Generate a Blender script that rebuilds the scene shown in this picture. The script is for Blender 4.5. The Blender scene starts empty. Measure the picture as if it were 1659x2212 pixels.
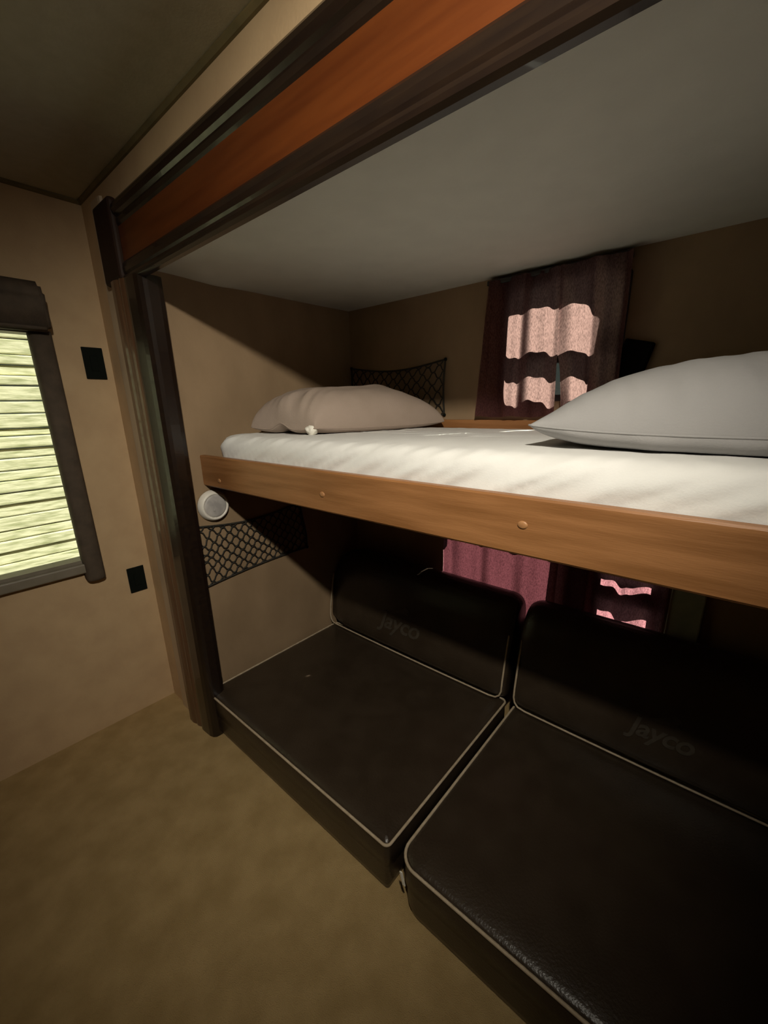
import bpy, bmesh, math, random
from mathutils import Vector, Matrix, noise
random.seed(4)
C = bpy.context.scene.collection
PI = math.pi

# ------------------------------------------------------------ materials
def mat(name, col, rough=.6, var=None, scale=8, stretch=(1,1,1), bump=0, bscale=60, bstretch=(1,1,1), spec=.5, coat=0, detail=4, metal=0, lo=.35, hi=.65):
    m = bpy.data.materials.new(name); m.use_nodes = True
    nt = m.node_tree; b = nt.nodes['Principled BSDF']
    b.inputs['Base Color'].default_value = (*col, 1)
    b.inputs['Roughness'].default_value = rough
    b.inputs['Specular IOR Level'].default_value = spec
    b.inputs['Coat Weight'].default_value = coat
    b.inputs['Metallic'].default_value = metal
    tc = nt.nodes.new('ShaderNodeTexCoord')
    def nz(sc, st, det):
        mp = nt.nodes.new('ShaderNodeMapping'); mp.inputs['Scale'].default_value = st
        nt.links.new(tc.outputs['Object'], mp.inputs[0])
        n = nt.nodes.new('ShaderNodeTexNoise'); n.inputs['Scale'].default_value = sc; n.inputs['Detail'].default_value = det
        nt.links.new(mp.outputs[0], n.inputs['Vector']); return n
    if var:
        n = nz(scale, stretch, detail)
        r = nt.nodes.new('ShaderNodeValToRGB')
        r.color_ramp.elements[0].position = lo; r.color_ramp.elements[0].color = (*var, 1)
        r.color_ramp.elements[1].position = hi; r.color_ramp.elements[1].color = (*col, 1)
        nt.links.new(n.outputs['Fac'], r.inputs[0]); nt.links.new(r.outputs[0], b.inputs['Base Color'])
    if bump:
        n = nz(bscale, bstretch, 3)
        bp = nt.nodes.new('ShaderNodeBump'); bp.inputs['Strength'].default_value = bump; bp.inputs['Distance'].default_value = .004
        nt.links.new(n.outputs['Fac'], bp.inputs['Height']); nt.links.new(bp.outputs[0], b.inputs['Normal'])
    return m

def glass(name, tint, gl=.06):
    m = bpy.data.materials.new(name); m.use_nodes = True
    nt = m.node_tree; nt.nodes.remove(nt.nodes['Principled BSDF'])
    t = nt.nodes.new('ShaderNodeBsdfTransparent'); t.inputs[0].default_value = (*tint, 1)
    g = nt.nodes.new('ShaderNodeBsdfGlossy'); g.inputs['Roughness'].default_value = .02
    mx = nt.nodes.new('ShaderNodeMixShader'); mx.inputs[0].default_value = gl
    nt.links.new(t.outputs[0], mx.inputs[1]); nt.links.new(g.outputs[0], mx.inputs[2])
    nt.links.new(mx.outputs[0], nt.nodes['Material Output'].inputs[0]); return m

def curtain_mat(name, front, through, hole=.0):
    m = bpy.data.materials.new(name); m.use_nodes = True
    nt = m.node_tree; nt.nodes.remove(nt.nodes['Principled BSDF'])
    tc = nt.nodes.new('ShaderNodeTexCoord')
    mp = nt.nodes.new('ShaderNodeMapping'); mp.inputs['Scale'].default_value = (3.2, 3.2, 1)
    nt.links.new(tc.outputs['Object'], mp.inputs[0])
    n = nt.nodes.new('ShaderNodeTexNoise'); n.inputs['Scale'].default_value = 130; n.inputs['Detail'].default_value = 5
    nt.links.new(mp.outputs[0], n.inputs['Vector'])
    r = nt.nodes.new('ShaderNodeValToRGB')
    r.color_ramp.elements[0].position = .36; r.color_ramp.elements[0].color = (*[c*.62 for c in through], 1)
    r.color_ramp.elements[1].position = .62; r.color_ramp.elements[1].color = (*[min(1, c*1.3) for c in through], 1)
    nt.links.new(n.outputs['Fac'], r.inputs[0])
    d = nt.nodes.new('ShaderNodeBsdfDiffuse'); d.inputs[0].default_value = (*front, 1)
    t = nt.nodes.new('ShaderNodeBsdfTranslucent'); nt.links.new(r.outputs[0], t.inputs[0])
    a = nt.nodes.new('ShaderNodeAddShader')
    nt.links.new(d.outputs[0], a.inputs[0]); nt.links.new(t.outputs[0], a.inputs[1])
    nt.links.new(a.outputs[0], nt.nodes['Material Output'].inputs[0]); return m

M = {}
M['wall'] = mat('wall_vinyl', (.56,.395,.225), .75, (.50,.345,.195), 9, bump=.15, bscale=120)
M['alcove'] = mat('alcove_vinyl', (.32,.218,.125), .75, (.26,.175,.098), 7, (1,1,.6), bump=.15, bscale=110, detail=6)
M['ceil'] = mat('ceiling_vinyl', (.50,.47,.38), .8, (.46,.43,.34), 30, bump=.1, bscale=150)
M['aceil'] = mat('alcove_ceiling_vinyl', (.64,.635,.575), .7, (.61,.605,.55), 12, bump=.08, bscale=150)
M['carpet'] = mat('carpet', (.47,.33,.155), .95, (.38,.26,.115), 11, bump=.9, bscale=420, spec=.1, detail=8)
M['seam'] = mat('seam_trim', (.17,.125,.05), .6, (.13,.10,.04), 20)
M['trimlight'] = mat('batten', (.52,.40,.27), .5, (.47,.36,.24), 10)
M['cherry'] = mat('cherry_wood', (.115,.029,.005), .38, (.08,.018,.003), 3, (1,14,14), bump=.05, bscale=30, coat=.15)
M['darkwood'] = mat('dark_wood', (.018,.010,.006), .27, (.012,.007,.005), 5, (2,14,14), coat=.25)
M['blockwood'] = mat('corner_wood', (.030,.014,.008), .6, (.022,.010,.006), 8, spec=.2)
M['postbrown'] = mat('post_wood', (.13,.068,.035), .36, (.085,.038,.018), 6, (10,10,.6), coat=.4)
M['rail'] = mat('oak_rail', (.36,.165,.062), .45, (.25,.108,.036), 5, (.7,9,9), bump=.12, bscale=40, bstretch=(1,12,12), detail=7, spec=.4)
M['plug'] = mat('wood_filler', (.42,.21,.085), .45, (.36,.17,.07), 40)
M['ply'] = mat('plywood', (.33,.21,.11), .7, (.26,.16,.08), 5, (1,8,8))
M['sheet'] = mat('sheet', (.79,.785,.76), .85, (.765,.76,.74), 5, bump=.12, bscale=300, spec=.2)
M['pil1'] = mat('pillowcase_tan', (.36,.285,.235), .85, (.33,.26,.21), 9, bump=.2, bscale=200, spec=.2)
M['pil2'] = mat('pillowcase_grey', (.35,.34,.335), .85, (.325,.317,.315), 6, bump=.15, bscale=260, spec=.2)
M['white'] = mat('white_cloth', (.85,.82,.74), .8, (.75,.72,.63), 60)
M['leather'] = mat('dark_leather', (.040,.028,.018), .32, (.031,.021,.013), 12, bump=.25, bscale=170, spec=.5)
M['piping'] = mat('cream_piping', (.46,.37,.26), .6, (.38,.30,.20), 60)
M['emboss'] = mat('embossed_leather', (.060,.049,.036), .42, (.045,.036,.026), 60)
M['net'] = mat('net_cord', (.016,.014,.010), .7, (.03,.026,.018), 80)
M['plastic'] = mat('white_plastic', (.82,.78,.70), .4, (.78,.74,.66), 30)
M['greyplastic'] = mat('grey_plastic', (.52,.49,.46), .5, (.36,.34,.33), 26, detail=5)
M['black'] = mat('black_plastic', (.004,.006,.004), .8, (.003,.005,.003), 30, spec=.15)
M['blackcloth'] = mat('black_cloth', (.006,.005,.005), .9, (.004,.003,.003), 30, spec=.1)
M['valance'] = mat('valance_fabric', (.10,.074,.052), .8, (.075,.056,.04), 24, bump=.3, bscale=160, spec=.25)
M['frame'] = mat('window_frame', (.22,.19,.145), .5, (.19,.165,.12), 20)
M['darkframe'] = mat('dark_window_frame', (.03,.028,.026), .4, (.02,.02,.018), 20)
M['shade'] = mat('grey_green_shade', (.40,.43,.35), .8, (.34,.37,.30), 30)
M['glass'] = glass('clear_glass', (.93,.96,.92))
M['tint'] = glass('sun_dimming_glass', (.50,.42,.44))
M['upcurt'] = curtain_mat('plum_curtain', (.030,.014,.016), (.29,.175,.165))
M['lowcurt'] = curtain_mat('rose_curtain', (.060,.024,.028), (.30,.13,.145))
M['boards'] = mat('weathered_boards', (.86,.84,.60), .85, (.40,.42,.22), 3.2, (1,2.2,16), bump=.4, bscale=20, bstretch=(1,1,8), detail=6, lo=.3, hi=.6)
M['grass'] = mat('gravel', (.055,.06,.062), .95, (.045,.048,.05), 4)
M['lamp'] = None

# ------------------------------------------------------------ mesh helpers
def obj(name, bm, m, parent=None, smooth=True):
    me = bpy.data.meshes.new(name)
    bmesh.ops.recalc_face_normals(bm, faces=bm.faces)
    bm.to_mesh(me); bm.free()
    me.materials.append(m)
    for p in me.polygons: p.use_smooth = smooth
    o = bpy.data.objects.new(name, me); C.objects.link(o)
    if parent:
        o.parent = parent
        o.matrix_parent_inverse = Matrix.Translation(-parent.location)
    return o
def flat(o, ang=40):
    for p in o.data.polygons: p.use_smooth = False
    return o
def thing(name, label, cat, loc=(0,0,0), group=None):
    o = bpy.data.objects.new(name, None); C.objects.link(o); o.location = loc
    o.empty_display_size = .05
    tag(o, label, cat, group); return o
def tag(o, label, cat, group=None):
    o['label'] = label; o['category'] = cat
    if group: o['group'] = group
    return o
def struct(name, bm, m, parent=None, smooth=False):
    o = obj(name, bm, m, parent, smooth)
    if not parent: o['kind'] = 'structure'
    return o
def bx(bm, x0, x1, y0, y1, z0, z1, bev=0, seg=2, mtx=None):
    vs = [bm.verts.new((x, y, z)) for x in (x0, x1) for y in (y0, y1) for z in (z0, z1)]
    fs = [bm.faces.new([vs[i] for i in q]) for q in ((0,1,3,2),(4,6,7,5),(0,4,5,1),(2,3,7,6),(0,2,6,4),(1,5,7,3))]
    if mtx:
        for v in vs: v.co = mtx @ v.co
    if bev:
        es = {e for f in fs for e in f.edges}
        bmesh.ops.bevel(bm, geom=list(es), offset=bev, segments=seg, affect='EDGES', profile=.5)
    return bm
def box(*a, **k): return bx(bmesh.new(), *a, **k)
def tube(bm, pts, r, n=6, closed=False):
    pts = [Vector(p) for p in pts]; N = len(pts); rings = []; up = Vector((0,0,1)); prev = None
    for i, p in enumerate(pts):
        a = pts[(i-1) % N] if closed or i else pts[0]
        b = pts[(i+1) % N] if closed or i < N-1 else pts[-1]
        t = (b-a).normalized()
        if prev is None:
            u = t.cross(up if abs(t.z) < .9 else Vector((1,0,0))).normalized()
        else:
            u = (prev - t*prev.dot(t)).normalized()
        prev = u; w = t.cross(u)
        rings.append([bm.verts.new(p + (u*math.cos(2*PI*k/n) + w*math.sin(2*PI*k/n))*r) for k in range(n)])
    for i in range(N if closed else N-1):
        A, B = rings[i], rings[(i+1) % N]
        for k in range(n): bm.faces.new((A[k], A[(k+1) % n], B[(k+1) % n], B[k]))
    if not closed:
        bm.faces.new(rings[0]); bm.faces.new(rings[-1][::-1])
    return bm
def rr(x0, x1, y0, y1, r, per=30, rs=None):
    """rounded rectangle outline, points densely spaced, counterclockwise"""
    rs = rs or (r, r, r, r); out = []
    cs = [((x0+rs[0], y0+rs[0]), PI, rs[0]), ((x1-rs[1], y0+rs[1]), 1.5*PI, rs[1]), ((x1-rs[2], y1-rs[2]), 0, rs[2]), ((x0+rs[3], y1-rs[3]), .5*PI, rs[3])]
    for i, ((cx, cy), a, q) in enumerate(cs):
        for k in range(9):
            t = a + k/8*PI/2; out.append((cx+q*math.cos(t), cy+q*math.sin(t)))
        (nx, ny), na, nq = cs[(i+1) % 4]
        s = (nx+nq*math.cos(na), ny+nq*math.sin(na)); e = out[-1]
        for k in range(1, per): out.append((e[0]+(s[0]-e[0])*k/per, e[1]+(s[1]-e[1])*k/per))
    return out
def skinrings(bm, rings, cap=True):
    R = [[bm.verts.new(p) for p in ring] for ring in rings]; n = len(R[0])
    for A, B in zip(R, R[1:]):
        for k in range(n): bm.faces.new((A[k], A[(k+1) % n], B[(k+1) % n], B[k]))
    if cap:
        for ring, rev in ((R[0], True), (R[-1], False)):
            c = bm.verts.new(sum((v.co for v in ring), Vector())/n)
            for k in range(n): bm.faces.new((ring[k], ring[(k+1) % n], c))
    return bm
def prism(bm, prof, axis, a, b):
    """closed 2D profile swept along an axis from a to b"""
    def P(p, t): return {'x': (t, p[0], p[1]), 'y': (p[0], t, p[1]), 'z': (p[0], p[1], t)}[axis]
    A = [bm.verts.new(P(p, a)) for p in prof]; B = [bm.verts.new(P(p, b)) for p in prof]; n = len(prof)
    for k in range(n): bm.faces.new((A[k], A[(k+1) % n], B[(k+1) % n], B[k]))
    bm.faces.new(A); bm.faces.new(B[::-1]); return bm
def sweep_profile(bm, prof, fn):  # profile rings placed by fn(list)
    return skinrings(bm, fn)

# ------------------------------------------------------------ setting
H = 2.0
D = .95           # depth of the slide-out
XS = .334         # its left wall
XE = 2.55         # its right wall
ZC = 1.74         # its ceiling
RX, RY = 3.6, -2.3
struct('floor', box(-.05, RX, RY, D, -.04, 0), M['carpet'])
bm = bmesh.new()
bx(bm, -.05, RX, RY, .06, H, H+.04)
struct('ceiling', bm, M['ceil'])
def wall_with_holes(plane, c0, c1, a0, a1, z0, z1, holes):
    """slab of wall, thickness c0..c1 on the plane axis, spanning a0..a1 and z0..z1, minus rectangular holes"""
    bm = bmesh.new(); As = sorted({a0, a1, *[h[0] for h in holes], *[h[1] for h in holes]}); Zs = sorted({z0, z1, *[h[2] for h in holes], *[h[3] for h in holes]})
    solid = lambda i, j: 0 <= i < len(As)-1 and 0 <= j < len(Zs)-1 and not any(h[0] <= (As[i]+As[i+1])/2 <= h[1] and h[2] <= (Zs[j]+Zs[j+1])/2 <= h[3] for h in holes)
    vc = {}
    def V(c, i, j):
        if (c, i, j) not in vc:
            cc = (c0, c1)[c]; vc[c, i, j] = bm.verts.new((cc, As[i], Zs[j]) if plane == 'x' else (As[i], cc, Zs[j]))
        return vc[c, i, j]
    for i in range(len(As)-1):
        for j in range(len(Zs)-1):
            if not solid(i, j): continue
            for c in (0, 1): bm.faces.new((V(c,i,j), V(c,i+1,j), V(c,i+1,j+1), V(c,i,j+1)))
            for (di, dj, e) in ((-1,0,((i,j),(i,j+1))), (1,0,((i+1,j),(i+1,j+1))), (0,-1,((i,j),(i+1,j))), (0,1,((i,j+1),(i+1,j+1)))):
                if not solid(i+di, j+dj): bm.faces.new((V(0,*e[0]), V(0,*e[1]), V(1,*e[1]), V(1,*e[0])))
    return bm
W1 = (-.90, -.193, .742, 1.58)
struct('wall_left', wall_with_holes('x', -.05, 0, RY, .05, 0, H, [W1]), M['wall'])
struct('wall_front', wall_with_holes('y', 0, .05, 0, RX, 0, H, [(XS-.03, XE, 0, ZC+.03)]), M['wall'])
struct('wall_rear', box(-.05, RX, RY-.05, RY, 0, H), M['wall'])
struct('wall_right', box(RX, RX+.05, RY, .05, 0, H), M['wall'])
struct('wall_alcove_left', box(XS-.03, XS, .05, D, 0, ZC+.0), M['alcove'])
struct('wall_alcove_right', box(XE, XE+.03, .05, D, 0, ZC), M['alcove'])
W2 = (1.165, 1.532, 1.315, 1.68)
W3 = (.933, 1.76, .46, .80)
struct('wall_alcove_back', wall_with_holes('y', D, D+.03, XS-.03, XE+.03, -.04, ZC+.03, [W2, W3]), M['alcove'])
# alcove ceiling, slightly sagging skin with a pinch near the left wall
bm = bmesh.new(); nx, ny = 110, 48; g = {}
for i in range(nx+1):
    for j in range(ny+1):
        x = XS + (XE-XS)*(i/nx)**1.35; y = .0 + D*j/ny
        z = ZC - .004*math.sin(PI*j/ny)
        d = math.hypot((x-.43)/.055, (y-.185)/.05); z -= .010*math.exp(-d*d)
        d = math.hypot((x-.36)/.03, (y-.27)/.09); z -= .012*math.exp(-d*d)
        g[i, j] = bm.verts.new((x, y, z))
for i in range(nx):
    for j in range(ny): bm.faces.new((g[i,j], g[i+1,j], g[i+1,j+1], g[i,j+1]))
bx(bm, XS-.03, XE+.03, .0, D+.03, ZC+.008, ZC+.03)
struct('ceiling_alcove', bm, M['aceil'], smooth=True)
# ceiling seams
bm = bmesh.new(); prism(bm, [(0,H),(-.012,H),(-.012,H-.004),(-.006,H-.010),(0,H-.011)], 'x', 0, RX)
struct('trim_1', bm, M['seam'])
bm = bmesh.new(); prism(bm, [(0,H),(.010,H),(.010,H-.005),(.005,H-.010),(0,H-.012)], 'y', RY, -.0005)
struct('trim_2', bm, M['seam'])
# pale batten beside the post
bm = bmesh.new(); prism(bm, [(.105,0),(.11,-.007),(.12,-.010),(.185,-.010),(.196,-.007),(.20,0)], 'z', 0, 1.96)
struct('trim_3', bm, M['trimlight'], smooth=False)
# header fascia across the top of the opening
hd = struct('trim_4', prism(bmesh.new(), [(0,1.72),(-.010,1.72),(-.010,1.868),(0,1.868)], 'x', .22, XE+.1), M['cherry'])
bm = bmesh.new()
prism(bm, [(.004,1.692),(-.010,1.692),(-.018,1.697),(-.020,1.704),(-.018,1.711),(-.0145,1.714),(-.0175,1.720),(-.0185,1.732),(-.0165,1.744),(-.013,1.750),(-.008,1.753),(.0,1.753),(.004,1.75)], 'x', .30, XE+.1)
o = obj('lower_moulding', bm, M['darkwood'], hd, False)
bm = bmesh.new()
prism(bm, [(0,1.846),(-.010,1.846),(-.014,1.852),(-.0145,1.864),(-.013,1.870),(-.020,1.876),(-.024,1.888),(-.022,1.899),(-.016,1.908),(0,1.911)], 'x', .24, XE+.1)
obj('upper_moulding', bm, M['darkwood'], hd, False)
obj('corner_block', box(.175, .315, -.030, .0, 1.70, 1.925, bev=.012, seg=3), M['blockwood'], hd, False)
# side post
po = struct('trim_5', prism(bmesh.new(), [(.215,0),(.217,-.020),(.224,-.028),(.235,-.032),(.262,-.033),(.275,-.030),(.284,-.026),(.292,-.0275),(.300,-.0275),(.310,-.024),(.318,-.020),(.318,0)], 'z', 0, 1.705), M['postbrown'], smooth=False)
bm = bmesh.new(); prism(bm, [(.318,.05),(.318,-.018),(.323,-.023),(.332,-.026),(.345,-.0265),(.395,-.0235),(.412,-.018),(.422,-.008),(.424,.005),(.424,.035),(.418,.05)], 'z', 0, 1.70)
obj('dark_return', bm, M['darkwood'], po, False)

# ------------------------------------------------------------ windows (setting)
def ring_frame(bm, axis, c0, c1, outer, inner, r):
    """flat ring between rectangular outer and rounded inner outline, thickness c0..c1"""
    pi_ = rr(*inner, r, per=12); po_ = rr(*outer, .012, per=12)
    P = (lambda p, c: (p[0], c, p[1])) if axis == 'y' else (lambda p, c: (c, p[0], p[1]))
    L = [[bm.verts.new(P(p, c)) for p in q] for q, c in ((po_, c0), (po_, c1), (pi_, c1), (pi_, c0))]
    n = len(pi_)
    for a in range(4):
        A, B = L[a], L[(a+1) % 4]
        for k in range(n): bm.faces.new((A[k], A[(k+1) % n], B[(k+1) % n], B[k]))
    return bm
# window 1: in the left wall
w1 = struct('window_1', ring_frame(bmesh.new(), 'x', -.052, .012, (W1[0]-.0, W1[1]+.0, W1[2], W1[3]), (W1[0]+.02, W1[1]-.018, W1[2]+.012, W1[3]-.02), .006), M['frame'])
obj('pane', box(-.030, -.026, W1[0]+.015, W1[1]-.012, W1[2]+.012, W1[3]-.015), M['glass'], w1, False)
bm = box(0, .030, W1[0]-.03, W1[1]+.005, .705, .742, bev=.005)
obj('sill', bm, M['frame'], w1, False)
# window 2: behind the upper bunk
w2 = struct('window_2', ring_frame(bmesh.new(), 'y', D-.004, D+.034, (W2[0]-.006, W2[1]+.006, W2[2]-.006, W2[3]+.006), (W2[0]+.015, W2[1]-.015, W2[2]+.015, W2[3]-.015), .055), M['darkframe'])
obj('pane', box(W2[0]+.01, W2[1]-.01, D+.010, D+.013, W2[2]+.01, W2[3]-.01), M['glass'], w2, False)
obj('mullion', box(W2[0]+.01, W2[1]-.01, D+.0, D+.028, 1.435, 1.500, bev=.004), M['darkframe'], w2, False)
# window 3: behind the lower bunk
w3 = struct('window_3', ring_frame(bmesh.new(), 'y', D-.004, D+.034, (W3[0]-.004, W3[1]+.006, W3[2]-.006, W3[3]+.006), (W3[0], W3[1]-.012, W3[2]+.015, W3[3]-.015), .006), M['darkframe'])
obj('pane', box(.952, 1.43, D+.012, D+.015, W3[2]+.01, W3[3]-.01), M['tint'], w3, False)  # tint added to dim sun on the curtain, left gap for a sun sliver
bm = bmesh.new(); bx(bm, 1.43, 1.58, D, D+.028, W3[2]+.005, W3[3]-.005)  # unseen slotted panel added to shape small sun spots on the right curtain
bx(bm, 1.58, W3[1]-.005, D, D+.028, .615, .692); bx(bm, 1.58, W3[1]-.005, D, D+.028, .738, W3[3]-.005)
obj('sun_slot_mask', bm, M['darkframe'], w3, False)
obj('sun_blocker', box(W3[0], .962, D, D+.028, .728, W3[3]-.01, bev=.002), M['darkframe'], w3, False)  # unseen block added to shorten the sun sliver and keep it off the seat

# ledge behind the mattress
struct('trim_6', box(XS, XE, .930, D, 1.15, 1.243, bev=.003), M['rail'])

# ------------------------------------------------------------ curtains
def curtain(name, x0, x1, z0, z1, y, m, label, cat, folds, amp, x0b=None, x1b=None, header=.05, phase=0, group=None, edge=None):
    bm = bmesh.new(); nu, nv = 150, 60; g = {}
    x0b = x0 if x0b is None else x0b; x1b = x1 if x1b is None else x1b
    for i in range(nu+1):
        for j in range(nv+1):
            u = i/nu; v = j/nv
            xa = x0b+(x0-x0b)*v; xb = x1b+(x1-x1b)*v
            a = amp*(1-.45*v)
            w = 1.1*math.tanh(1.5*math.sin(2*PI*folds*u+phase+.7*math.sin(3*u+phase))) + .35*math.sin(2*PI*folds*2.3*u+1+phase*2+.8*v)
            x = xa+(xb-xa)*u + .006*math.sin(2*PI*folds*u*1.0+phase+1.2)
            yy = y - a*w + .004*noise.noise(Vector((u*5, v*3, phase)))
            z = z0+(z1-z0)*v + .003*math.sin(2*PI*folds*u+phase+.5)*(1-v)
            if edge: x, yy = edge(u, v, x, yy)
            g[i, j] = bm.verts.new((x, yy, z))
    for i in range(nu):
        for j in range(nv): bm.faces.new((g[i,j], g[i+1,j], g[i+1,j+1], g[i,j+1]))
    o = obj(name, bm, m)
    return tag(o, label, cat, group)
def side_clip(x, z, name='curtain_clip'): pass
curtain('curtain', 1.085, 1.345, 1.256, 1.722, .909, M['upcurt'], 'dark plum curtain, left half, above the made-up bunk mattress', 'curtain', 2.3, .016, x0b=1.055, x1b=1.362, phase=.4)
curtain('curtain', 1.345, 1.541, 1.256, 1.722, .897, M['upcurt'], 'dark plum curtain, right half, partly behind the grey pillow', 'curtain', 1.8, .017, x0b=1.367, x1b=1.548, phase=2.4, edge=lambda u, v, x, y: (x + .022*max(0, 1-u*3)*max(0, 1-v/.42)**.5, y))
curtain('curtain', .915, 1.425, .40, .80, .913, M['lowcurt'], 'rose pink curtain, left half, behind the embossed sofa backrest', 'curtain', 3.3, .011, phase=.2)
curtain('curtain', 1.405, 1.775, .40, .80, .922, M['lowcurt'], 'dim rose curtain with small sunlit spots, right half, below the bunk', 'curtain', 3.1, .012, phase=1.9)
rod = obj('curtain_track', box(1.075, 1.535, .915, .950, 1.712, 1.728, bev=.003), M['darkframe'], None, False)
tag(rod, 'dark curtain track under the pale alcove ceiling', 'curtain track')
tag(obj('privacy_panel', box(1.778, 1.868, .925, .950, .50, .76, bev=.004), M['shade'], None, False), 'grey-green privacy panel right of the dim rose curtain', 'panel')

# ------------------------------------------------------------ left window valance
va = thing('window_valance', 'dark brown padded valance framing the bright left window', 'window valance', (0,-.55,.66))
bm = bmesh.new()
prism(bm, [(0,1.565),(.060,1.560),(.078,1.570),(.082,1.60),(.078,1.645),(.060,1.668),(.062,1.680),(.060,1.700),(.050,1.712),(0,1.712)], 'y', -1.0, -.178)
bmesh.ops.bevel(bm, geom=[e for e in bm.edges if all(abs(v.co.y+.178) < 1e-4 for v in e.verts)], offset=.012, segments=3, affect='EDGES')
obj('header_box', bm, M['valance'], va)
tb = bmesh.new(); tube(tb, [(.083-.0015*abs(math.sin(k*1.3)), -.99+.0265*k, 1.568) for k in range(31)], .006, 8)
obj('lower_welt', tb, M['valance'], va)
for y0, y1 in ((-.236, -.172), (-.975, -.90)):
    bm = bmesh.new(); rings = []
    for z, s in ((.665,.3),(.668,.7),(.676,.93),(.69,1),(1.1,1),(1.566,1)):
        cy = (y0+y1)/2; hw = (y1-y0)/2
        prof = [(0, -hw), (.022, -hw*1.0), (.034, -hw*.9), (.041, -hw*.6), (.044, 0), (.041, hw*.6), (.034, hw*.9), (.022, hw), (0, hw)]
        rings.append([(px*(.6+.4*s), cy+py*(.75+.25*s), z) for px, py in prof])
    skinrings(bm, rings)
    obj('side_panel', bm, M['valance'], va)

# ------------------------------------------------------------ small fittings
def plate(y0, y1, z0, z1, label):
    cy, cz = (y0+y1)/2, (z0+z1)/2
    t = thing('wall_plate', label, 'wall plate', (0, cy, cz))
    obj('backplate', box(0, .006, y0, y1, z0, z1, bev=.002), M['black'], t, False)
    obj('rocker', box(.005, .009, cy-.012, cy+.012, cz-.026, cz+.026, bev=.001), M['black'], t, False)
plate(-.090, -.024, 1.420, 1.530, 'upper black rectangular wall plate, beside the dark valance')
plate(-.093, -.028, .558, .668, 'lower black rectangular wall plate, nearer the carpet')
# smoke detector on the alcove side wall
dt = thing('smoke_detector', 'round white detector on the side wall under the bunk rail end', 'smoke detector', (XS, .152, .943))
def disc(prof, cx, cy, cz, n=48):
    bm = bmesh.new()
    skinrings(bm, [[(XS+h, cy+r*math.cos(2*PI*k/n), cz+r*math.sin(2*PI*k/n)) for k in range(n)] for h, r in prof]); return bm
obj('base', disc([(0,.061),(.006,.061),(.010,.0605),(.018,.058),(.026,.054),(.029,.050),(.027,.045),(.024,.044)], XS, .152, .943), M['plastic'], dt)
obj('face', disc([(.022,.0445),(.0255,.0445),(.028,.042),(.0295,.036),(.030,.010),(.030,.004)], XS, .152, .943), M['greyplastic'], dt)
bm = bmesh.new()
bx(bm, XS+.0295, XS+.0315, .137, .147, .925, .935, bev=.001)
obj('test_button', bm, M['greyplastic'], dt, False)
# black pad by the plum curtain
mt = Matrix.Translation((1.570, D, 1.42)) @ Matrix.Rotation(math.radians(14), 4, 'Y')
tag(obj('reading_light', bx(bmesh.new(), -.042, .042, -.022, 0, -.062, .062, bev=.006, mtx=mt), M['blackcloth'], None, False), 'tilted black rectangular fixture on the back wall right of the plum curtain', 'light fixture')

# ------------------------------------------------------------ cargo nets
def net(label, P, cols, rows, r, name='storage_net', rag=0, loc=None, hooks=(), border=None):
    """P(u,v)->point; zigzag knotless netting with a hem cord and clips"""
    t = thing(name, label, 'net', loc or P(.5, .5))
    bm = bmesh.new()
    for k in range(rows+1):
        pts = []
        for i in range(cols*6+1):
            u = i/(cols*6); q = .5+.5*max(-1, min(1, 1.25*math.cos(2*PI*(i/6+(k % 2)*.5))))
            v = (k + (q-.5))/rows + .22/rows*noise.noise(Vector((u*7, k*1.7, cols)))
            uu = u + .012*noise.noise(Vector((u*9, k*.8, 3))) + .25/cols*math.sin(2*PI*i/3)*0
            pts.append(P(min(1, max(0, uu)), min(1, max(0, v))))
        tube(bm, pts, r, 5)
    obj('netting', bm, M['net'], t)
    bm = bmesh.new()
    loop = [P(u/24, 0) for u in range(25)] + [P(1, v/10) for v in range(1, 11)] + [P(1-u/24, 1) for u in range(1, 25)] + [P(0, 1-v/14) for v in range(1, 14)]
    tube(bm, loop, r*1.35, 6, closed=True)
    obj('hem_cord', bm, M['net'], t)
    for (u, v) in hooks:
        p = Vector(P(u, v))
        b = bmesh.new(); bmesh.ops.create_uvsphere(b, u_segments=10, v_segments=8, radius=.007, matrix=Matrix.Translation(p))
        obj('fastener', b, M['black'], t)
    return t
def P1(u, v):  # lower net, on the alcove side wall (v=0 bottom)
    yl = .058; top = .874 - .022*math.sin(PI*min(1, u*1.1))*(1) + .0*u; top = top - .006*u
    bot = .618 + .030*u + .010*math.sin(PI*u)
    y = yl + (.592-yl)*u
    if u < .2:
        pin = (1-u/.2)
        y += pin*.018*math.sin(PI*v)*1.0
        vv = v + pin*.10*math.sin(2*PI*v)
    else: vv = v
    y -= .035*max(0, v-.3)*u*u
    return (XS+.006+.004*math.sin(PI*u)*math.sin(PI*v), y, bot+(top-bot)*vv)
net('black mesh net on the side wall below the white detector', P1, 11, 10, .0029, hooks=((0,0),(0,1),(1,0),(1,1),(0,.5)))
def P2(u, v):
    x = .345+(.888-.345)*u
    top = 1.482 - .028*math.sin(PI*u)
    bot = 1.262 - .0*u
    x += .008*math.sin(PI*v)*u*-1
    return (x, D-.007-.012*math.sin(PI*u)*math.sin(PI*v), bot+(top-bot)*v)
net('dark mesh net on the back wall behind the tan pillow', P2, 10, 8, .0028, hooks=((0,1),(1,1),(1,0)))

# ------------------------------------------------------------ bunk
bk = thing('bunk_bed', 'upper bunk frame with brown wooden front rail spanning the alcove', 'bunk bed', (1.4, .5, 1.03))
bm = bmesh.new()
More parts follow.
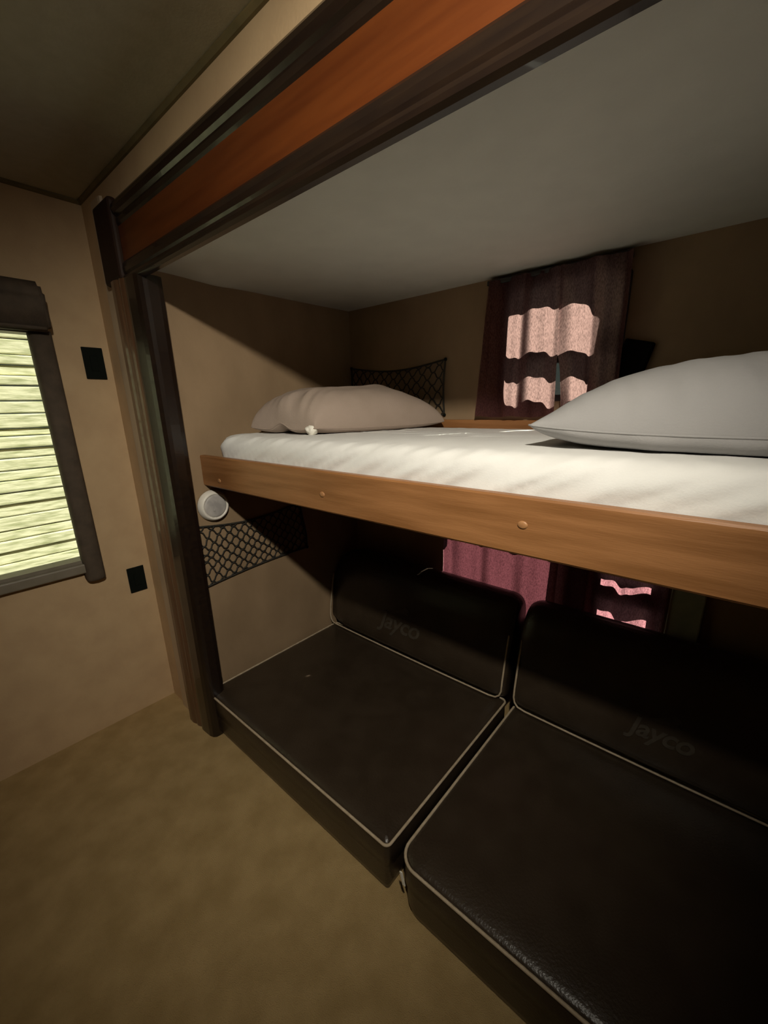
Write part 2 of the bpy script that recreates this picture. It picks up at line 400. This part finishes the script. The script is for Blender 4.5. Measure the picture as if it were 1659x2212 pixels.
# rail with slightly eased edges
prism(bm, [(.130,1.030),(.133,1.026),(.150,1.026),(.153,1.030),(.153,1.136),(.150,1.140),(.133,1.140),(.130,1.136)], 'x', XS+.001, XE-.001)
obj('front_rail', bm, M['rail'], bk, False)
obj('platform', box(XS+.001, XE-.001, .153, D-.001, 1.062, 1.080), M['ply'], bk, False)
bm = bmesh.new(); bx(bm, XS+.001, XE-.001, .153, .185, 1.034, 1.062)
for x in (.9, 1.5, 2.1): bx(bm, x, x+.03, .185, D-.02, 1.034, 1.062)
obj('support_slats', bm, M['ply'], bk, False)
for x, z in ((1.020,1.075),(1.585,1.087),(.458,1.055)):
    b = bmesh.new()
    skinrings(b, [[(x+r*math.cos(2*PI*k/20)*1.3, .130-h, z+r*math.sin(2*PI*k/20)) for k in range(20)] for h, r in ((-.001,.008),(.0012,.0075),(.0022,.005),(.0026,.001))])
    obj('screw_plug', b, M['plug'], bk)

# mattress with fitted sheet
MZ = 1.212
def mattress():
    bm = bmesh.new(); x0, x1, y0, y1 = .395, XE-.02, .160, .928
    rings = []
    prof = [(.03,1.081),(.008,1.083),(0,1.095),(0,1.108),(0,1.12),(0,1.132),(0,1.144),(0,1.155),(0,1.165),(.0015,1.175),(.005,1.186),(.011,1.196),(.019,1.204),(.030,1.210),(.045,1.213),(.06,1.214),(.08,1.215),(.105,1.216),(.13,1.216),(.16,1.216),(.2,1.216),(.24,1.216),(.29,1.216),(.34,1.216)]
    for ins, z in prof:
        r = max(.01, .075-ins*.6)
        out = rr(x0+ins, x1-ins, y0+ins, y1-ins, r, per=260 if True else 30)
        ring = []
        for x, y in out:
            front = max(0, 1-abs(y-y0)/.12)
            zz = z; yy = y; xx = x
            side = 1 if z < 1.205 else .5 if ins < .06 else .25
            # diagonal pulls of the fitted sheet
            d = (x*1.0 - (z-1.1)*1.9)
            w = noise.noise(Vector((d*19, z*5, 1.3))) + .5*noise.noise(Vector((d*41, z*9+x, 7)))
            w2 = noise.noise(Vector((x*5, y*5, z*5)))
            fade = min(1, max(0, (z-1.09)/.05))
            if front > 0: yy -= fade*front*side*(.011*w+.006*w2)
            zz += (.0025*w*front*(1 if ins > .01 else 0)) + .0022*w2*(1 if ins > .03 else 0)
            zz += .0024*noise.noise(Vector(((x+y*.8)*20, (x-y)*4, 4)))*(1 if ins > .02 else 0)
            ring.append((xx, yy, zz))
        rings.append(ring)
    skinrings(bm, rings); return bm
tag(obj('mattress', mattress(), M['sheet']), 'bunk mattress under a wrinkled white fitted sheet', 'mattress')

def pillow(name, A, B, Cc, Dd, zb, ht, seam, m, label, wr=1, n=90, pinch=.07, puff=.5, pw=2.4, lip=None, bulge=None, fold=0):
    """A front-left, B front-right, Cc back-right, Dd back-left (x,y) tips"""
    z0n = 3*zb
    t = thing(name, label, 'pillow', ((A[0]+Cc[0])/2, (A[1]+Cc[1])/2, zb))
    bm = bmesh.new(); top = {}; bot = {}; seamp = []
    for i in range(n+1):
        for j in range(n+1):
            u = -math.cos(PI*i/n); v = -math.cos(PI*j/n)
            pu = 1 - pinch*(1-abs(v)**2)*abs(u)**3 * 1
            pv = 1 - pinch*(1-abs(u)**2)*abs(v)**3 * 1
            U = u*pu if False else u*(1-pinch*(1-v*v)*abs(u)**2.0)
            V = v*(1-pinch*(1-u*u)*abs(v)**2.0)
            s, q = (U+1)/2, (V+1)/2
            x = (A[0]*(1-s)+B[0]*s)*(1-q)+(Dd[0]*(1-s)+Cc[0]*s)*q
            y = (A[1]*(1-s)+B[1]*s)*(1-q)+(Dd[1]*(1-s)+Cc[1]*s)*q
            e = max(0, (1-abs(u)**pw))*max(0, (1-abs(v)**pw))
            h = e**puff
            edge = 1-e
            corner = abs(u*v)**3
            zs = zb+seam*(1 + .5*corner)
            if lip: zs += lip(u, v)
            w = noise.noise(Vector((x*26, y*9, 2)))*.6+noise.noise(Vector((x*9, y*9, 5)))
            wf = max(0, -v-.25)*1.2
            wrk = wr*(.0035*w*h + .014*wf*h*noise.noise(Vector(((x+.35*y)*34, y*5, 9))))
            zt = zs+(ht-seam)*h+wrk*(h > 0)
            if bulge: zt += bulge(u, v)*h
            zbt = max(zb, zs-seam*min(1, e**.35*1.6)) if e > 0 else zs
            yo = fold*max(0, -v)*h*noise.noise(Vector((x*22+4*y, 3, 3)))
            vt = bm.verts.new((x, y+yo, zt)); top[i, j] = vt
            bd = i in (0, n) or j in (0, n)
            bot[i, j] = vt if bd else bm.verts.new((x, y + fold*.6*max(0, -v)*e**.3*noise.noise(Vector((x*17+z0n, 8, 2))), zbt))
    for i in range(n):
        for j in range(n):
            bm.faces.new((top[i,j], top[i+1,j], top[i+1,j+1], top[i,j+1]))
            bm.faces.new((bot[i,j], bot[i,j+1], bot[i+1,j+1], bot[i+1,j]))
    loop = [top[i,0].co.copy() for i in range(n)]+[top[n,j].co.copy() for j in range(n)]+[top[n-i,n].co.copy() for i in range(n)]+[top[0,n-j].co.copy() for j in range(n)]
    obj('pillowcase', bm, m, t)
    sb = bmesh.new()
    # keep evenly spaced points for the seam
    pts = [loop[0]]
    for p in loop[1:]:
        if (p-pts[-1]).length > .008: pts.append(p)
    tube(sb, pts, .0022, 6, closed=True)
    obj('seam', sb, m, t)
    return t
def lip1(u, v): return .022*math.exp(-((u+.05)/.22)**2)*max(0, -v-.6)/.4
def bul1(u, v): return .012*math.exp(-((u-.2)**2+(v-.5)**2)/.08)
p1 = pillow('pillow', (.503,.255), (.805,.300), (.935,.870), (.370,.890), MZ+.0055, .160, .014, M['pil1'], 'small tan pillow at the far left end of the bunk mattress', wr=1.6, pinch=.015, puff=.33, pw=2.8, lip=lip1, bulge=bul1, fold=.006)
bm = bmesh.new(); bmesh.ops.create_icosphere(bm, subdivisions=4, radius=1)
for v in bm.verts:
    d = 1+.28*noise.noise(v.co*1.6)+.08*noise.noise(v.co*4)
    v.co = Vector((.783+v.co.x*.024*d, .304+v.co.y*.016*d, MZ+.020+v.co.z*.016*d))
obj('loose_lining', bm, M['white'], p1)
p2 = pillow('pillow', (1.535,.250), (2.30,.245), (2.28,.80), (1.52,.79), MZ+.0055, .172, .030, M['pil2'], 'large grey pillow at the right, in front of the plum curtain', wr=1.5, pinch=.035, fold=.022)

# ------------------------------------------------------------ sofa
so = thing('sofa', 'dark brown leather sofa with cream piping under the bunk', 'sofa', (1.4, .45, 0))
def seat(x0, x1, y0, y1, rs):
    bm = bmesh.new(); rings = []
    prof = [(.03,.0),(.012,.004),(.006,.03),(.004,.09),(.003,.10),(.0,.104),(0,.14),(.001,.170),(.004,.180),(.010,.186),(.022,.190),(.05,.194),(.09,.197),(.14,.199),(.2,.200),(.28,.200)]
    for ins, z in prof:
        rings.append([(x, y, z + (.0015*noise.noise(Vector((x*9, y*9, 3))) if ins > .01 else 0)) for x, y in rr(x0+ins, x1-ins, y0+ins, y1-ins, 0, per=40, rs=[max(.004, r-ins*.5) for r in rs])])
    skinrings(bm, rings); return bm
def piping_pts(x0, x1, y0, y1, rs, z, ins):
    return [(x, y, z) for x, y in rr(x0+ins, x1-ins, y0+ins, y1-ins, 0, per=24, rs=rs)]
seats = ((.362, 1.338, .006, .735, (.02,.015,.02,.02)), (1.372, 2.36, .002, .735, (.055,.03,.03,.02)))
for x0, x1, y0, y1, rs in seats:
    s = obj('seat', seat(x0, x1, y0, y1, rs), M['leather'], so)
    s_p = bmesh.new(); tube(s_p, piping_pts(x0, x1, y0, y1, rs, .182, .001), .0042, 8, closed=True)
    obj('piping', s_p, M['piping'], s)
def backrest(x0, x1, ra=.055):
    prof = [(.735,.196),(.716,.200),(.704,.212),(.700,.230),(.703,.26),(.712,.31),(.722,.36),(.730,.41),(.737,.45),(.744,.480),(.756,.510),(.772,.540),(.790,.565),(.812,.583),(.838,.592),(.862,.588),(.876,.570),(.883,.54),(.885,.48),(.885,.30),(.884,.215),(.875,.198),(.80,.194)]
    # densify
    P = []
    for i in range(len(prof)):
        a, b = prof[i], prof[(i+1) % len(prof)]
        for k in range(3): P.append((a[0]+(b[0]-a[0])*k/3, a[1]+(b[1]-a[1])*k/3))
    cy, cz = .80, .385
    rings = []; N = 60
    xs = []
    for k in range(9): xs.append((x0 + ra*(1-math.cos(PI/2*k/8)), ra*(1-math.sin(PI/2*k/8))))
    for k in range(1, N): xs.append((x0+ra+(x1-x0-.055-ra)*k/N, 0))
    for k in range(8, -1, -1): xs.append((x1 - .055*(1-math.cos(PI/2*k/8)), .055*(1-math.sin(PI/2*k/8))))
    for x, ins in xs:
        t = (x-x0)/(x1-x0); sag = .006*math.sin(PI*t)
        ring = []
        for y, z in P:
            dy, dz = y-cy, z-cz
            ky = 1-min(ins,.07)/.10*.45; kz = 1-ins/.2*.62 if dz > 0 else 1-min(ins,.055)/.2*.12
            ny, nz_ = cy+dy*ky, cz+dz*kz
            ny -= sag*(1 if dy < 0 else 0)*(.5+.5*math.sin(PI*min(1, max(0, (z-.19)/.4))))
            ny += .0015*noise.noise(Vector((x*8, z*8, 1)))
            ring.append((x, ny, nz_))
        rings.append(ring)
    bm = bmesh.new(); skinrings(bm, rings); return bm
def backpiping(bm, x0, x1):
    # bottom front seam and both side seams
    r = .05
    pts = []
    for z, y in ((.46,.745),(.40,.732),(.34,.720),(.28,.710),(.235,.706)): pts.append((x0+.012, y, z))
    pts += [(x0+.018, .704, .215), (x0+.032, .701, .203), (x0+.06, .699, .200)]
    for k in range(1, 20): pts.append((x0+.06+(x1-x0-.12)*k/20, .699-.004*math.sin(PI*k/20), .200))
    pts += [(x1-.06, .699, .200), (x1-.032, .701, .203), (x1-.018, .704, .215)]
    for z, y in ((.235,.706),(.28,.710),(.34,.720),(.40,.732),(.46,.745)): pts.append((x1-.012, y, z))
    return tube(bm, pts, .0036, 8)
def text_mesh(body, size, depth, outline):
    cu = bpy.data.curves.new('t', 'FONT'); cu.body = body; cu.size = size; cu.extrude = depth
    cu.shear = .25; cu.offset = outline; cu.align_x = 'CENTER'; cu.space_character = .95
    o = bpy.data.objects.new('t', cu); C.objects.link(o)
    bpy.context.view_layer.update()
    me = bpy.data.meshes.new_from_object(o.evaluated_get(bpy.context.evaluated_depsgraph_get()))
    bpy.data.objects.remove(o); return me
def logo(parent, cx, y, z, w):
    """word and little bird pressed into the backrest"""
    me = text_mesh('Jayco', w, .0011, .0018)
    tilt = math.atan2(.10, .40)
    mt = Matrix.Translation((cx, y, z)) @ Matrix.Rotation(-math.radians(0), 4, 'Y') @ Matrix.Rotation(math.radians(90)-.19, 4, 'X')
    bm = bmesh.new(); bm.from_mesh(me)
    bm.transform(mt)
    o = obj('emblem_word', bm, M['emboss'], parent, False)
    bm = bmesh.new()
    pr = [(-.045,.0),(-.02,.012),(0,.022),(.012,.032),(.028,.030),(.040,.020),(.030,.018),(.022,.008),(.034,.0),(.008,.003),(-.012,-.002)]
    prism(bm, pr, 'z', -.0011, .0011); bm.transform(mt @ Matrix.Translation((.012, .82*w, 0)))
    obj('emblem_bird', bm, M['emboss'], parent, False)
for i, (x0, x1) in enumerate(((.338, 1.335), (1.362, 2.37))):
    b = obj('backrest', backrest(x0, x1, .14 if i == 0 else .055), M['leather'], so)
    obj('piping', backpiping(bmesh.new(), x0, x1), M['piping'], b)
    logo(b, .815 if i == 0 else 1.83, .7035, .303, .112 if i == 0 else .082)
bm = bx(bmesh.new(), -.004, .004, -.0012, .0012, -.02, .02, mtx=Matrix.Translation((1.392, .0015, .130)) @ Matrix.Rotation(-.25, 4, 'Y'))
obj('care_tag', bm, M['white'], so, False)

# ------------------------------------------------------------ outside, seen through the left window
fe = thing('board_fence', 'sunlit pale weathered horizontal boards outside the left window', 'fence', (-1.6, -.4, -.5))
z = -.5; k = 0
bm = bmesh.new()
while z < 2.9:
    h = random.choice((.045,.06,.075,.09)); off = random.uniform(-.012, .012)
    bx(bm, -1.62+off, -1.58+off, -4.5, 3.0, z+.003, z+h-.003, bev=.006)
    z += h
obj('boards', bm, M['boards'], fe, False)
for y in (-3.5, -1.6, 1.2):
    obj('post', box(-1.72, -1.64, y, y+.09, -.5, 2.9), M['boards'], fe, False)
struct('ground', box(-12, 12, -12, 12, -.55, -.5), M['grass'])
rf = struct('roof', box(-.08, RX+.08, RY-.08, .06, H+.05, H+.09), M['ceil'])

# ------------------------------------------------------------ lamp
LP = Vector((1.98, -.68, 1.972))
lt = thing('ceiling_light', 'small round warm downlight in the room ceiling', 'ceiling light', (LP.x, LP.y, H))
n = 40
bm = bmesh.new()
skinrings(bm, [[(LP.x+r*math.cos(2*PI*k/n), LP.y+r*math.sin(2*PI*k/n), z) for k in range(n)] for z, r in ((H,.060),(H-.006,.060),(H-.012,.056),(H-.012,.044),(H-.004,.040),(H-.002,.001))], cap=False)
obj('bezel', bm, M['plastic'], lt)
ld = bpy.data.lights.new('downlight', 'SPOT'); ld.energy = 88; ld.color = (1, .925, .78); ld.shadow_soft_size = .028
ld.spot_size = math.radians(92); ld.spot_blend = 1
lo = bpy.data.objects.new('downlight', ld); C.objects.link(lo); lo.location = LP
lo.rotation_euler = (Vector((.95,.25,1.0))-LP).to_track_quat('-Z', 'Y').to_euler()

sd = bpy.data.lights.new('sun', 'SUN'); sd.energy = 11; sd.angle = math.radians(.53); sd.color = (1, .95, .84)
s = bpy.data.objects.new('sun', sd); C.objects.link(s); s.location = (3, 6, 6)
s.rotation_euler = Vector((-.5, -1, -.8)).to_track_quat('-Z', 'Y').to_euler()

w = bpy.data.worlds.new('world'); bpy.context.scene.world = w; w.use_nodes = True
bg = w.node_tree.nodes['Background']; bg.inputs[0].default_value = (.72,.88,.80,1); bg.inputs[1].default_value = .06

# ------------------------------------------------------------ camera
f, px, py = 887.339, 831.082, 1132.490
R = Vector((0.7595000,0.6502206,-0.0193103)); U = Vector((-0.1674767,0.2241357,0.9600598)); F = Vector((-0.6285788,0.7259314,-0.2791278))
cd = bpy.data.cameras.new('camera'); cam = bpy.data.objects.new('camera', cd); C.objects.link(cam)
mx = Matrix((R, U, -F)).transposed().to_4x4(); mx.translation = Vector((1.871658,-.594393,1.307563))
cam.matrix_world = mx
cd.sensor_fit = 'VERTICAL'; cd.sensor_height = 24; cd.sensor_width = 18; cd.lens = 24*f/2212
cd.shift_x = -(px-829.5)/2212; cd.shift_y = (py-1106)/2212; cd.clip_start = .02
sc = bpy.context.scene; sc.camera = cam
sc.view_settings.view_transform = 'Standard'; sc.view_settings.look = 'None'; sc.view_settings.exposure = 0; sc.view_settings.gamma = 1
sc.view_settings.use_curve_mapping = False
sc.cycles.max_bounces = 10; sc.cycles.diffuse_bounces = 7; sc.cycles.transparent_max_bounces = 12
sc.cycles.sample_clamp_indirect = 4
